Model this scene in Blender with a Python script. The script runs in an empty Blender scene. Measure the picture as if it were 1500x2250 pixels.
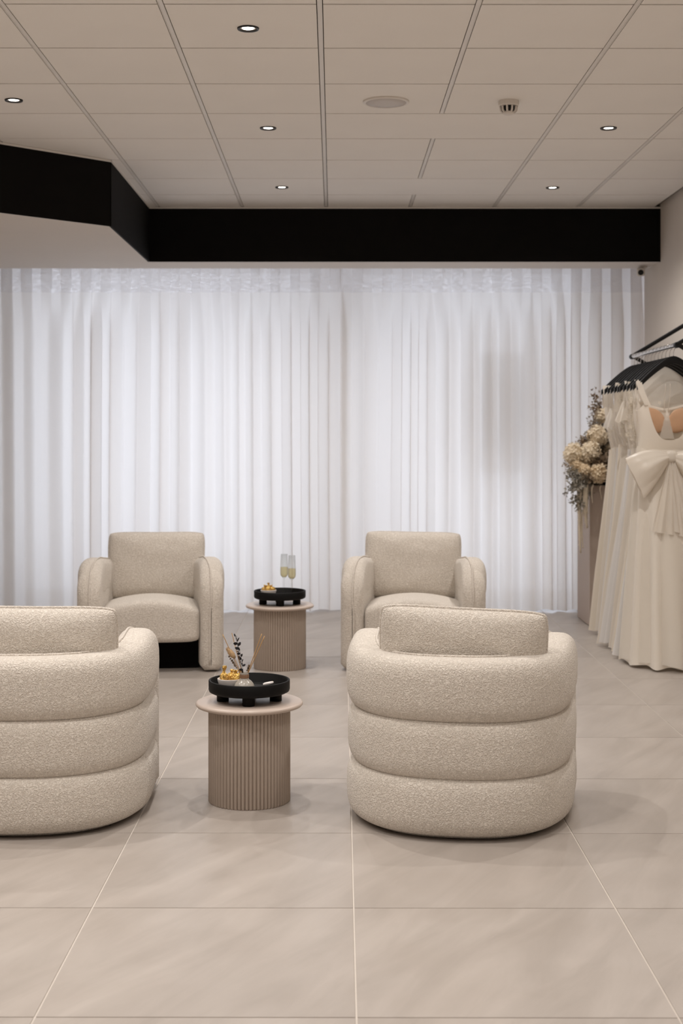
import bpy, bmesh, math, random
from math import sin, cos, pi, sqrt, radians as R
from mathutils import Vector, Matrix, noise

random.seed(7)
S = bpy.context.scene
COL = S.collection

# ------------------------------------------------------------------ camera
FPX, VX, VY, H = 3065.0, 740.0, 953.0, 1.36      # focal length in px, vanishing point, eye height
cd = bpy.data.cameras.new('camera'); cam = bpy.data.objects.new('camera', cd); COL.objects.link(cam)
cam.location = (0, 0, H); cam.rotation_euler = (R(90), 0, 0)
cd.sensor_fit = 'VERTICAL'; cd.sensor_height = 36; cd.sensor_width = 24
cd.lens = FPX / 2250 * 36
cd.shift_x = (750 - VX) / 2250; cd.shift_y = (VY - 1125) / 2250
cd.clip_start = .05
cd.dof.use_dof = True; cd.dof.focus_distance = 5.0; cd.dof.aperture_fstop = 4.5
S.camera = cam

# ------------------------------------------------------------------ world, exposure
w = bpy.data.worlds.new('overcast'); S.world = w; w.use_nodes = True
bg = w.node_tree.nodes['Background']; bg.inputs[0].default_value = (.85, .875, 1.0, 1); bg.inputs[1].default_value = 2.1
S.view_settings.view_transform = 'Standard'; S.view_settings.look = 'None'
S.view_settings.exposure = 0.20; S.view_settings.gamma = 1; S.view_settings.use_curve_mapping = False
LAMP_W = 62.0; LAMP_COL = (1.0, .957, .92)

# ------------------------------------------------------------------ helpers
def P(px, py, Y):
    return Vector(((px - VX) / FPX * Y, Y, H - (py - VY) / FPX * Y))

def tag(o, label=None, cat=None, group=None, kind=None):
    if label: o['label'] = label
    if cat: o['category'] = cat
    if group: o['group'] = group
    if kind: o['kind'] = kind
    return o

def empty(name, loc=(0, 0, 0), rz=0):
    o = bpy.data.objects.new(name, None); COL.objects.link(o)
    o.location = loc; o.rotation_euler = (0, 0, rz); o.empty_display_size = .1
    return o

def link(name, me, parent=None, loc=None, rot=None):
    o = bpy.data.objects.new(name, me); COL.objects.link(o)
    if parent: o.parent = parent
    if loc is not None: o.location = loc
    if rot is not None: o.rotation_euler = rot
    return o

class MB:
    def __init__(s): s.v = []; s.f = []
    def add(s, v, f):
        k = len(s.v); s.v += [tuple(p) for p in v]; s.f += [tuple(i + k for i in q) for q in f]; return s
    def grid(s, rows, cu=False, cv=False, cap0=False, cap1=False):
        n, m = len(rows), len(rows[0]); k = len(s.v)
        for r in rows: s.v += [tuple(p) for p in r]
        for i in range(n if cu else n - 1):
            for j in range(m if cv else m - 1):
                a, b = i, (i + 1) % n; c, d = j, (j + 1) % m
                s.f.append((k + a * m + c, k + a * m + d, k + b * m + d, k + b * m + c))
        if cap0: s.f.append(tuple(k + j for j in range(m))[::-1])
        if cap1: s.f.append(tuple(k + (n - 1) * m + j for j in range(m)))
        return s
    def box(s, x0, x1, y0, y1, z0, z1):
        v = [(x, y, z) for x in (x0, x1) for y in (y0, y1) for z in (z0, z1)]
        return s.add(v, [(0, 1, 3, 2), (4, 6, 7, 5), (0, 4, 5, 1), (2, 3, 7, 6), (0, 2, 6, 4), (1, 5, 7, 3)])
    def tube(s, pts, r, n=8, caps=True, closed=False):
        pts = [Vector(p) for p in pts]; rr = r if isinstance(r, (list, tuple)) else [r] * len(pts)
        rows = []; up = None; N = len(pts)
        for i, p in enumerate(pts):
            if closed: t = (pts[(i + 1) % N] - pts[i - 1])
            else: t = pts[min(i + 1, N - 1)] - pts[max(i - 1, 0)]
            t = t.normalized() if t.length > 1e-9 else Vector((0, 0, 1))
            if up is None: up = Vector((0, 0, 1)) if abs(t.z) < .9 else Vector((1, 0, 0))
            a = up.cross(t)
            if a.length < 1e-6: a = Vector((1, 0, 0)).cross(t)
            a.normalize(); b = t.cross(a); up = b
            rows.append([p + (a * cos(2 * pi * k / n) + b * sin(2 * pi * k / n)) * rr[i] for k in range(n)])
        return s.grid(rows, cu=closed, cv=True, cap0=caps and not closed, cap1=caps and not closed)
    def lathe(s, prof, n=48, c=(0, 0, 0)):
        rows = [[(c[0] + r * cos(2 * pi * k / n), c[1] + r * sin(2 * pi * k / n), c[2] + z) for k in range(n)] for r, z in prof]
        return s.grid(rows, cv=True, cap0=prof[0][0] > 1e-5, cap1=prof[-1][0] > 1e-5)
    def superbox(s, a, b, c, p=6, n=14, fn=None):
        idx = {}; vs = []
        def vid(q):
            key = tuple(round(x, 5) for x in q)
            if key not in idx:
                L = (abs(q[0]) ** p + abs(q[1]) ** p + abs(q[2]) ** p) ** (1 / p)
                v = (q[0] / L * a, q[1] / L * b, q[2] / L * c)
                idx[key] = len(vs); vs.append(fn(v) if fn else v)
            return idx[key]
        fs = []
        tt = [math.tan((i / n * 2 - 1) * pi / 4) for i in range(n + 1)]
        for ax in range(3):
            for sg in (-1, 1):
                for i in range(n):
                    for j in range(n):
                        q = []
                        for (ii, jj) in ((i, j), (i + 1, j), (i + 1, j + 1), (i, j + 1)):
                            t = [0, 0, 0]; t[ax] = sg; t[(ax + 1) % 3] = tt[ii]; t[(ax + 2) % 3] = tt[jj]
                            q.append(vid(t))
                        fs.append(q if sg > 0 else q[::-1])
        return s.add(vs, fs)
    def mesh(s, name, mat, smooth=True, bevel=0, ang=None):
        me = bpy.data.meshes.new(name); me.from_pydata(s.v, [], s.f); me.update()
        bm = bmesh.new(); bm.from_mesh(me)
        bmesh.ops.remove_doubles(bm, verts=bm.verts, dist=1e-6)
        if bevel: bmesh.ops.bevel(bm, geom=bm.edges[:], offset=bevel, segments=2, affect='EDGES', profile=.5)
        bmesh.ops.recalc_face_normals(bm, faces=bm.faces)
        if ang is not None:
            for e in bm.edges:
                if len(e.link_faces) == 2 and e.calc_face_angle(0) > R(ang): e.smooth = False
        for f in bm.faces: f.smooth = smooth
        bm.to_mesh(me); bm.free()
        if mat: me.materials.append(mat)
        return me
    def obj(s, name, mat, parent=None, smooth=True, bevel=0, ang=None, loc=None, rot=None):
        return link(name, s.mesh(name, mat, smooth, bevel, ang), parent, loc, rot)

def bez(p0, p1, p2, n=12):
    p0, p1, p2 = Vector(p0), Vector(p1), Vector(p2)
    return [p0 * (1 - t) ** 2 + p1 * 2 * t * (1 - t) + p2 * t * t for t in [i / n for i in range(n + 1)]]

# ------------------------------------------------------------------ materials
def srgb(r, g, b):
    f = lambda c: (c / 255 / 12.92) if c / 255 <= .04045 else ((c / 255 + .055) / 1.055) ** 2.4
    return (f(r), f(g), f(b), 1)

def mat(name, col, rough=.6, metal=0, spec=.4, bump=None, var=0, vscale=5, sheen=0, coat=0, trans=0, ior=1.45):
    m = bpy.data.materials.new(name); m.use_nodes = True; nt = m.node_tree; n = nt.nodes; L = nt.links
    b = n['Principled BSDF']
    b.inputs['Base Color'].default_value = col; b.inputs['Roughness'].default_value = rough
    b.inputs['Metallic'].default_value = metal; b.inputs['Specular IOR Level'].default_value = spec
    b.inputs['IOR'].default_value = ior
    if sheen: b.inputs['Sheen Weight'].default_value = sheen
    if coat: b.inputs['Coat Weight'].default_value = coat
    if trans: b.inputs['Transmission Weight'].default_value = trans
    tc = n.new('ShaderNodeTexCoord')
    if var:
        nz = n.new('ShaderNodeTexNoise'); nz.inputs['Scale'].default_value = vscale; nz.inputs['Detail'].default_value = 4
        L.new(tc.outputs['Object'], nz.inputs['Vector'])
        mx = n.new('ShaderNodeMixRGB'); mx.blend_type = 'MULTIPLY'; mx.inputs[1].default_value = col
        cr = n.new('ShaderNodeValToRGB')
        cr.color_ramp.elements[0].color = (1 - var,) * 3 + (1,); cr.color_ramp.elements[1].color = (1 + 0 * var,) * 3 + (1,)
        cr.color_ramp.elements[0].position = .3; cr.color_ramp.elements[1].position = .7
        L.new(nz.outputs['Fac'], cr.inputs[0]); L.new(cr.outputs[0], mx.inputs[2]); mx.inputs[0].default_value = 1
        L.new(mx.outputs[0], b.inputs['Base Color'])
    if bump:
        sc, st, di = bump
        nb = n.new('ShaderNodeTexNoise'); nb.inputs['Scale'].default_value = sc; nb.inputs['Detail'].default_value = 3
        L.new(tc.outputs['Object'], nb.inputs['Vector'])
        bp = n.new('ShaderNodeBump'); bp.inputs['Strength'].default_value = st; bp.inputs['Distance'].default_value = di
        L.new(nb.outputs['Fac'], bp.inputs['Height']); L.new(bp.outputs[0], b.inputs['Normal'])
    return m

def boucle(name, c0, c1):
    m = bpy.data.materials.new(name); m.use_nodes = True; nt = m.node_tree; n = nt.nodes; L = nt.links
    b = n['Principled BSDF']; b.inputs['Roughness'].default_value = .95; b.inputs['Specular IOR Level'].default_value = .1
    b.inputs['Sheen Weight'].default_value = .25; b.inputs['Sheen Roughness'].default_value = .6
    tc = n.new('ShaderNodeTexCoord')
    vo = n.new('ShaderNodeTexVoronoi'); vo.inputs['Scale'].default_value = 230; vo.feature = 'SMOOTH_F1'
    nz = n.new('ShaderNodeTexNoise'); nz.inputs['Scale'].default_value = 170; nz.inputs['Detail'].default_value = 3
    wz = n.new('ShaderNodeTexNoise'); wz.inputs['Scale'].default_value = 60
    add = n.new('ShaderNodeMixRGB'); add.blend_type = 'ADD'; add.inputs[0].default_value = .02
    L.new(tc.outputs['Object'], wz.inputs['Vector']); L.new(tc.outputs['Object'], add.inputs[1]); L.new(wz.outputs['Color'], add.inputs[2])
    L.new(add.outputs[0], vo.inputs['Vector']); L.new(add.outputs[0], nz.inputs['Vector'])
    mu = n.new('ShaderNodeMath'); mu.operation = 'MULTIPLY_ADD'; mu.inputs[1].default_value = -.9
    L.new(vo.outputs['Distance'], mu.inputs[0]); L.new(nz.outputs['Fac'], mu.inputs[2])
    cr = n.new('ShaderNodeValToRGB'); cr.color_ramp.elements[0].position = .0; cr.color_ramp.elements[1].position = .45
    cr.color_ramp.elements[0].color = c0; cr.color_ramp.elements[1].color = c1
    L.new(mu.outputs[0], cr.inputs[0]); L.new(cr.outputs[0], b.inputs['Base Color'])
    bp = n.new('ShaderNodeBump'); bp.inputs['Strength'].default_value = .75; bp.inputs['Distance'].default_value = .005
    L.new(mu.outputs[0], bp.inputs['Height']); L.new(bp.outputs[0], b.inputs['Normal'])
    return m

def fabric_trans(name, col, tl, tp, bump=None, gloss=0, noise_scale=0):
    """thin cloth: diffuse + translucent (tl) + see-through weave (tp)"""
    m = bpy.data.materials.new(name); m.use_nodes = True; nt = m.node_tree; n = nt.nodes; L = nt.links
    for x in list(n):
        if x.type == 'BSDF_PRINCIPLED': n.remove(x)
    out = n['Material Output']
    d = n.new('ShaderNodeBsdfDiffuse'); d.inputs[0].default_value = col
    t = n.new('ShaderNodeBsdfTranslucent'); t.inputs[0].default_value = col
    p = n.new('ShaderNodeBsdfTransparent'); p.inputs[0].default_value = (1, 1, 1, 1)
    m1 = n.new('ShaderNodeMixShader'); m1.inputs[0].default_value = tl
    m2 = n.new('ShaderNodeMixShader'); m2.inputs[0].default_value = tp
    L.new(d.outputs[0], m1.inputs[1]); L.new(t.outputs[0], m1.inputs[2])
    last = m1
    tc = n.new('ShaderNodeTexCoord')
    if gloss:
        g = n.new('ShaderNodeBsdfGlossy'); g.inputs['Roughness'].default_value = .25
        m3 = n.new('ShaderNodeMixShader'); m3.inputs[0].default_value = gloss
        L.new(m1.outputs[0], m3.inputs[1]); L.new(g.outputs[0], m3.inputs[2]); last = m3
    L.new(last.outputs[0], m2.inputs[1]); L.new(p.outputs[0], m2.inputs[2]); L.new(m2.outputs[0], out.inputs[0])
    if noise_scale:
        nz = n.new('ShaderNodeTexNoise'); nz.inputs['Scale'].default_value = noise_scale; nz.inputs['Detail'].default_value = 2
        mp = n.new('ShaderNodeMapRange'); mp.inputs[1].default_value = .45; mp.inputs[2].default_value = .68
        if gloss:      # clear header tape: ripples let more light through
            mp.inputs[1].default_value = .50; mp.inputs[2].default_value = .62
            mp.inputs[3].default_value = tl; mp.inputs[4].default_value = .84
            mm = n.new('ShaderNodeMapping'); mm.inputs['Scale'].default_value = (.45, .45, 1.6); L.new(tc.outputs['Object'], mm.inputs[0])
            L.new(mm.outputs[0], nz.inputs['Vector']); L.new(nz.outputs['Fac'], mp.inputs[0]); L.new(mp.outputs[0], m1.inputs[0])
        else:
            mp.inputs[3].default_value = tp; mp.inputs[4].default_value = min(1, tp + .28)
            L.new(tc.outputs['Object'], nz.inputs['Vector']); L.new(nz.outputs['Fac'], mp.inputs[0]); L.new(mp.outputs[0], m2.inputs[0])
    if bump:
        nb = n.new('ShaderNodeTexNoise'); nb.inputs['Scale'].default_value = bump[0]
        L.new(tc.outputs['Object'], nb.inputs['Vector'])
        bp = n.new('ShaderNodeBump'); bp.inputs['Strength'].default_value = bump[1]; bp.inputs['Distance'].default_value = bump[2]
        L.new(nb.outputs['Fac'], bp.inputs['Height']); L.new(bp.outputs[0], d.inputs['Normal'])
        if gloss: L.new(bp.outputs[0], g.inputs['Normal'])
        if gloss > .1: L.new(bp.outputs[0], t.inputs['Normal'])
    return m

def tile_mat():
    m = bpy.data.materials.new('stone_tile'); m.use_nodes = True; nt = m.node_tree; n = nt.nodes; L = nt.links
    b = n['Principled BSDF']; b.inputs['Specular IOR Level'].default_value = .5
    tc = n.new('ShaderNodeTexCoord'); oi = n.new('ShaderNodeObjectInfo')
    sc = n.new('ShaderNodeVectorMath'); sc.operation = 'SCALE'; sc.inputs['Scale'].default_value = 37
    cmb = n.new('ShaderNodeCombineXYZ')
    L.new(oi.outputs['Random'], cmb.inputs[0]); L.new(oi.outputs['Random'], cmb.inputs[1]); L.new(cmb.outputs[0], sc.inputs[0])
    ad = n.new('ShaderNodeVectorMath'); ad.operation = 'ADD'
    L.new(tc.outputs['Object'], ad.inputs[0]); L.new(sc.outputs[0], ad.inputs[1])
    mp = n.new('ShaderNodeMapping'); mp.inputs['Rotation'].default_value = (0, 0, R(-62))
    L.new(ad.outputs[0], mp.inputs[0])
    ms = n.new('ShaderNodeVectorMath'); ms.operation = 'MULTIPLY'; ms.inputs[1].default_value = (.8, 4.2, 1)
    L.new(mp.outputs[0], ms.inputs[0])
    n1 = n.new('ShaderNodeTexNoise'); n1.inputs['Scale'].default_value = 1.6; n1.inputs['Detail'].default_value = 7; n1.inputs['Roughness'].default_value = .6; n1.inputs['Distortion'].default_value = .7
    L.new(ms.outputs[0], n1.inputs['Vector'])
    cr = n.new('ShaderNodeValToRGB'); e = cr.color_ramp.elements
    e[0].position = .28; e[0].color = srgb(159, 150, 142); e[1].position = .74; e[1].color = srgb(180, 171, 163)
    L.new(n1.outputs['Fac'], cr.inputs[0])
    n2 = n.new('ShaderNodeTexNoise'); n2.inputs['Scale'].default_value = 4; n2.inputs['Detail'].default_value = 8
    L.new(ad.outputs[0], n2.inputs['Vector'])
    c2 = n.new('ShaderNodeValToRGB'); c2.color_ramp.elements[0].position = .3; c2.color_ramp.elements[1].position = .7
    c2.color_ramp.elements[0].color = (.93, .92, .91, 1); c2.color_ramp.elements[1].color = (1, 1, 1, 1)
    L.new(n2.outputs['Fac'], c2.inputs[0])
    mx = n.new('ShaderNodeMixRGB'); mx.blend_type = 'MULTIPLY'; mx.inputs[0].default_value = 1
    L.new(cr.outputs[0], mx.inputs[1]); L.new(c2.outputs[0], mx.inputs[2]); L.new(mx.outputs[0], b.inputs['Base Color'])
    rr = n.new('ShaderNodeMapRange'); rr.inputs[3].default_value = .34; rr.inputs[4].default_value = .46
    L.new(n2.outputs['Fac'], rr.inputs[0]); L.new(rr.outputs[0], b.inputs['Roughness'])
    return m

def emis(name, col, st):
    m = bpy.data.materials.new(name); m.use_nodes = True; b = m.node_tree.nodes['Principled BSDF']
    b.inputs['Base Color'].default_value = (0, 0, 0, 1)
    b.inputs['Emission Color'].default_value = col; b.inputs['Emission Strength'].default_value = st
    return m

M = dict(
    tile=tile_mat(),
    grout=mat('grout', srgb(206, 197, 187), .9, var=.05, vscale=40),
    panel=mat('ceiling_panel', srgb(241, 236, 230), .95, spec=.1, bump=(260, .35, .002), var=.03, vscale=2),
    runner=mat('ceiling_runner', srgb(228, 223, 217), .5, var=.02),
    void=mat('ceiling_void', srgb(120, 110, 100), .9),
    wall=mat('painted_wall', srgb(215, 206, 196), .9, spec=.2, bump=(180, .1, .001), var=.02, vscale=3),
    soffit=mat('soffit_white', srgb(222, 215, 208), .9, spec=.2, var=.02, vscale=3),
    black=mat('fascia_black', srgb(13, 11, 10), .75, spec=.15, var=.2, vscale=8),
    boucle=boucle('boucle', srgb(204, 194, 182), srgb(234, 226, 215)),
    piping=boucle('boucle_piping', srgb(206, 196, 184), srgb(232, 223, 212)),
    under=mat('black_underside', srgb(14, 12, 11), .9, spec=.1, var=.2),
    taupe=mat('taupe_lacquer', srgb(178, 163, 150), .5, spec=.35, var=.04, vscale=9),
    taupe_top=mat('taupe_top', srgb(192, 176, 164), .32, spec=.5, var=.03, vscale=5),
    tray=mat('black_tray', srgb(12, 11, 11), .55, spec=.22, bump=(300, .1, .0005), var=.15, vscale=30),
    ceramic=mat('grey_ceramic', srgb(170, 163, 153), .22, spec=.5, coat=.4, var=.06, vscale=30),
    twine=mat('tan_twine', srgb(160, 125, 98), .9, bump=(500, .6, .001), var=.2, vscale=200),
    bowl=mat('white_bowl', srgb(222, 216, 212), .5, var=.03),
    gold=mat('gold_foil', (.83, .56, .18, 1), .2, metal=1, bump=(260, .9, .003), var=.15, vscale=90),
    reed=mat('reed', srgb(190, 152, 104), .7, var=.15, vscale=60),
    tail=mat('bunny_tail', srgb(205, 172, 132), .95, bump=(400, 1, .003), var=.2, vscale=120),
    darkleaf=mat('dark_leaf', srgb(26, 22, 25), .6, var=.2, vscale=60),
    chrome=mat('chrome', (.72, .71, .70, 1), .16, metal=1, var=.05),
    hanger=mat('black_hanger', srgb(11, 11, 13), .42, spec=.35, var=.1, vscale=20),
    frame=mat('black_steel', srgb(14, 13, 13), .5, spec=.4, var=.1),
    plinth=mat('plinth_lacquer', srgb(182, 165, 152), .55, spec=.3, var=.03),
    plastic=mat('white_plastic', srgb(225, 218, 210), .45, var=.02),
    grille=mat('speaker_grille', srgb(206, 199, 194), .6, bump=(900, .5, .001), var=.04, vscale=300),
    dark=mat('dark_plastic', srgb(25, 24, 25), .4, var=.1),
    lamp=emis('lamp_lens', (1, .93, .84, 1), 14),
    ring=mat('lamp_ring', srgb(32, 30, 29), .45, var=.1),
    curtain=fabric_trans('sheer_curtain', srgb(246, 242, 238), .56, .02, bump=(420, .15, .001)),
    header=fabric_trans('curtain_header', srgb(240, 236, 234), .53, .02, bump=(70, .8, .008), gloss=.04, noise_scale=75),
    ivory=fabric_trans('ivory_satin', srgb(247, 239, 227), .22, 0, bump=(60, .1, .003), gloss=.04),
    chiffon=fabric_trans('chiffon', srgb(248, 241, 231), .4, .10, bump=(80, .1, .003)),
    tulle=fabric_trans('tulle', srgb(249, 244, 236), .4, .42, bump=(300, .2, .001)),
    lace=fabric_trans('lace', srgb(240, 231, 216), .3, .05, bump=(140, .8, .004), noise_scale=130),
    ivory2=fabric_trans('warm_ivory', srgb(247, 238, 224), .22, 0, bump=(60, .1, .003), gloss=.03),
    white2=fabric_trans('cool_white', srgb(246, 243, 240), .3, .04, bump=(60, .1, .003)),
    nude=mat('nude_cup', srgb(214, 172, 138), .7, sheen=.2, var=.08, vscale=15),
    petal=fabric_trans('cream_petal', srgb(250, 238, 216), .3, 0),
    petal2=fabric_trans('straw_petal', srgb(246, 229, 200), .3, 0),
    sage=mat('grey_sage', srgb(172, 165, 152), .9, var=.25, vscale=40),
    brown=mat('dried_brown', srgb(152, 132, 110), .9, var=.3, vscale=40),
    pampas=mat('dried_strand', srgb(232, 218, 196), .95, var=.15, vscale=40),
    sign=mat('window_panel', srgb(120, 110, 102), .8, var=.1),
    alu=mat('window_frame', srgb(90, 86, 84), .5, var=.05),
)

def glass_mat(name, tint):
    m = bpy.data.materials.new(name); m.use_nodes = True; nt = m.node_tree; n = nt.nodes; L = nt.links
    for x in list(n):
        if x.type == 'BSDF_PRINCIPLED': n.remove(x)
    t = n.new('ShaderNodeBsdfTransparent'); t.inputs[0].default_value = tint
    g = n.new('ShaderNodeBsdfGlossy'); g.inputs['Roughness'].default_value = .03
    lw = n.new('ShaderNodeLayerWeight'); lw.inputs[0].default_value = .25
    fr = n.new('ShaderNodeMapRange'); fr.inputs[3].default_value = .02; fr.inputs[4].default_value = .35
    L.new(lw.outputs['Facing'], fr.inputs[0])
    mx = n.new('ShaderNodeMixShader'); L.new(fr.outputs[0], mx.inputs[0]); L.new(t.outputs[0], mx.inputs[1]); L.new(g.outputs[0], mx.inputs[2])
    L.new(mx.outputs[0], n['Material Output'].inputs[0])
    return m
M['pane'] = glass_mat('window_glass', (.95, .97, .97, 1))
M['flute'] = glass_mat('flute_glass', (.96, .965, .96, 1))
M['wine'] = glass_mat('sparkling_wine', (.93, .86, .66, 1))

# ------------------------------------------------------------------ room shell
XR, XL, YB, YF, ZC = 2.312, -3.72, 11.30, -2.75, H + 1.6225       # right wall, left wall, window wall, wall behind camera, ceiling
ZS = H + 1.231                                                    # underside of the bulkhead

floor = MB().box(XL - .1, XR + .3, YF - .1, YB + .25, -.12, -.0026).obj('floor', M['grout'], smooth=False)
tag(floor, 'pale grout bed under large beige stone-look floor tiles', kind='structure')
TW = .75
tile_me = MB().box(-TW / 2 + .0024, TW / 2 - .0024, -TW / 2 + .0024, TW / 2 - .0024, -.012, 0).mesh('tile', M['tile'], smooth=False, bevel=.0009)
FT = -.0033
for i in range(-5, 3):
    for j in range(-9, 10):
        x, y = .048 + TW * (i + .5), 4.0 + TW * (j + .5)
        sy = 1
        if j == 9: sy = .70; y = 4.0 + TW * 9 + TW * .35
        c = Vector((x - .048, y - 4.0, 0)); c = Matrix.Rotation(FT, 3, 'Z') @ c
        o = link('tile', tile_me, floor, (c.x + .048, c.y + 4.0, 0), (0, 0, FT)); o.scale = (1, sy, 1)

ceil = MB().box(XL - .1, XR + .3, YF - .1, YB + .25, ZC + .022, ZC + .1).obj('ceiling', M['void'], smooth=False)
tag(ceil, 'suspended ceiling of pale square mineral panels between white runners', kind='structure')
CW = .6
pan_me = MB().box(-.287, .287, -.2935, .2935, 0, .018).mesh('ceiling_panel', M['panel'], smooth=False, bevel=.0012)
wide_me = MB().box(-.587, .587, -.2935, .2935, 0, .018).mesh('ceiling_panel', M['panel'], smooth=False, bevel=.0012)
CX0, CY0, CT = -.0655, 5.272, .0025
BULK = [(XL, 8.27 - (-1.349 - XL) * .971), (-1.349, 8.27), (-1.351, 9.98), (XR, 9.98)]
def in_bulk(x, y):
    if y > 9.98: return True
    if x < -1.35: return y > 8.27 + (x + 1.349) * .971
    return False
def cpos(x, y):
    c = Matrix.Rotation(CT, 3, 'Z') @ Vector((x - CX0, y - CY0, 0)); return (c.x + CX0, c.y + CY0, ZC)
wide_rows = (3, 6)
for i in range(-6, 4):
    for j in range(-13, 10):
        x, y = CX0 + CW * (i + .5), CY0 + CW * (j + .5)
        if all(in_bulk(x + a * .3, y + b * .3) for a in (-1, 1) for b in (-1, 1)): continue
        if j in wide_rows and i in (0, 1):
            if i == 0: link('ceiling_panel', wide_me, ceil, cpos(x + .3, y), (0, 0, CT))
            continue
        sx = 1
        if i == 3: sx = .93; x -= .02
        o = link('ceiling_panel', pan_me, ceil, cpos(x, y), (0, 0, CT)); o.scale = (sx, 1, 1)
def runner(x, y0, y1):
    if y1 - y0 < .1: return
    m = MB(); L = y1 - y0
    m.box(-.0095, .0095, -L / 2, L / 2, .002, .02)
    m.box(-.0095, -.0070, -L / 2, L / 2, .000, .002); m.box(.0070, .0095, -L / 2, L / 2, .000, .002)
    m.obj('runner', M['runner'], ceil, smooth=False, loc=cpos(x, (y0 + y1) / 2), rot=(0, 0, CT))
for i in range(-5, 5):
    x = CX0 + CW * i
    yend = 9.97
    if x < -1.35: yend = 8.27 + (x + 1.349) * .971 - .01
    if i == 1:
        runner(x, YF, CY0 + 3 * CW); runner(x, CY0 + 4 * CW, CY0 + 6 * CW); runner(x, CY0 + 7 * CW, yend)
    elif i == 4: pass
    else: runner(x, YF, yend)

def wall(name, b, m, label): return tag(MB().box(*b).obj(name, m, smooth=False), label, kind='structure')
wall('wall_right', (XR, XR + .12, YF, 10.50, -.1, ZC + .06), M['wall'], 'plain warm beige wall behind the dress rail')
wall('wall_left', (XL - .12, XL, YF, YB + .2, -.1, ZC + .06), M['wall'], 'plain beige wall outside the view')
wall('wall_behind', (XL, XR, YF - .12, YF, -.1, ZC + .06), M['wall'], 'plain beige wall outside the view')
wall('wall_return', (2.62, 2.72, 10.40, YB + .2, -.1, ZC + .06), M['wall'], 'wall return hidden behind the end of the curtain')

# window wall behind the curtain: piers, lintel and two shop windows
wins = [(-2.6, -.16, .03, 2.72), (.16, 2.0, .03, 2.72)]
wb = MB()
xs = [XL, wins[0][0], wins[0][1], wins[1][0], wins[1][1], 2.62]
wb.box(xs[0], xs[1], YB, YB + .2, -.1, ZC + .02); wb.box(xs[2], xs[3], YB, YB + .2, -.1, ZC + .02); wb.box(xs[4], xs[5], YB, YB + .2, -.1, ZC + .02)
for a, b, c, d in wins:
    wb.box(a, b, YB, YB + .2, -.1, c); wb.box(a, b, YB, YB + .2, d, ZC + .02)
tag(wb.obj('wall_back', M['wall'], smooth=False), 'pale shop front wall behind the sheer curtains', kind='structure')
for k, (a, b, c, d) in enumerate(wins):
    e = empty('window_%d' % (k + 1), ((a + b) / 2, YB + .1, c)); tag(e, 'tall shop window glowing behind the sheer curtain', kind='structure')
    wd, ht = b - a, d - c
    f = MB()
    f.box(-wd / 2, -wd / 2 + .05, -.03, .03, 0, ht); f.box(wd / 2 - .05, wd / 2, -.03, .03, 0, ht)
    f.box(-wd / 2 + .05, wd / 2 - .05, -.03, .03, 0, .05); f.box(-wd / 2 + .05, wd / 2 - .05, -.03, .03, ht - .05, ht)
    f.obj('window_frame', M['alu'], e, smooth=False)
    MB().box(-wd / 2 + .05, wd / 2 - .05, -.004, .004, .05, ht - .05).obj('pane', M['pane'], e, smooth=False)

# bulkhead: white body, black fascia boards
bk = empty('trim_1', (0, 0, ZS)); tag(bk, 'dropped bulkhead with black front and white underside above the curtains', kind='structure')
HB = ZC - ZS - .002
pts = BULK + [(XR, 10.39), (XL, 10.39)]
m = MB(); n_ = len(pts)
m.v = [(x, y, 0) for x, y in pts] + [(x, y, HB) for x, y in pts]
m.f = [(0, 5, 2, 1), (5, 4, 3, 2), (n_, n_ + 1, n_ + 2, n_ + 5), (n_ + 5, n_ + 2, n_ + 3, n_ + 4)] + [(i, (i + 1) % n_, n_ + (i + 1) % n_, n_ + i) for i in range(n_)]
m.obj('soffit', M['soffit'], bk, smooth=False)
def fascia(p, q, t=.012):
    p, q = Vector((p[0], p[1], 0)), Vector((q[0], q[1], 0)); d = (q - p).normalized(); nn = Vector((d.y, -d.x, 0)) * t
    v = [p, q, q + nn, p + nn]; mm = MB()
    mm.v = [(a.x, a.y, -.002) for a in v] + [(a.x, a.y, HB - .012) for a in v]
    mm.f = [(0, 1, 2, 3), (4, 7, 6, 5), (0, 4, 5, 1), (1, 5, 6, 2), (2, 6, 7, 3), (3, 7, 4, 0)]
    mm.obj('fascia_board', M['black'], bk, smooth=False)
    mm = MB(); nn2 = nn * 1.3
    v = [p, q, q + nn2, p + nn2]
    mm.v = [(a.x, a.y, HB - .012) for a in v] + [(a.x, a.y, HB) for a in v]
    mm.f = [(0, 1, 2, 3), (4, 7, 6, 5), (0, 4, 5, 1), (1, 5, 6, 2), (2, 6, 7, 3), (3, 7, 4, 0)]
    mm.obj('edge_trim', M['runner'], bk, smooth=False)
for a, b in zip(BULK[:-1], BULK[1:]): fascia(a, b)

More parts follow.
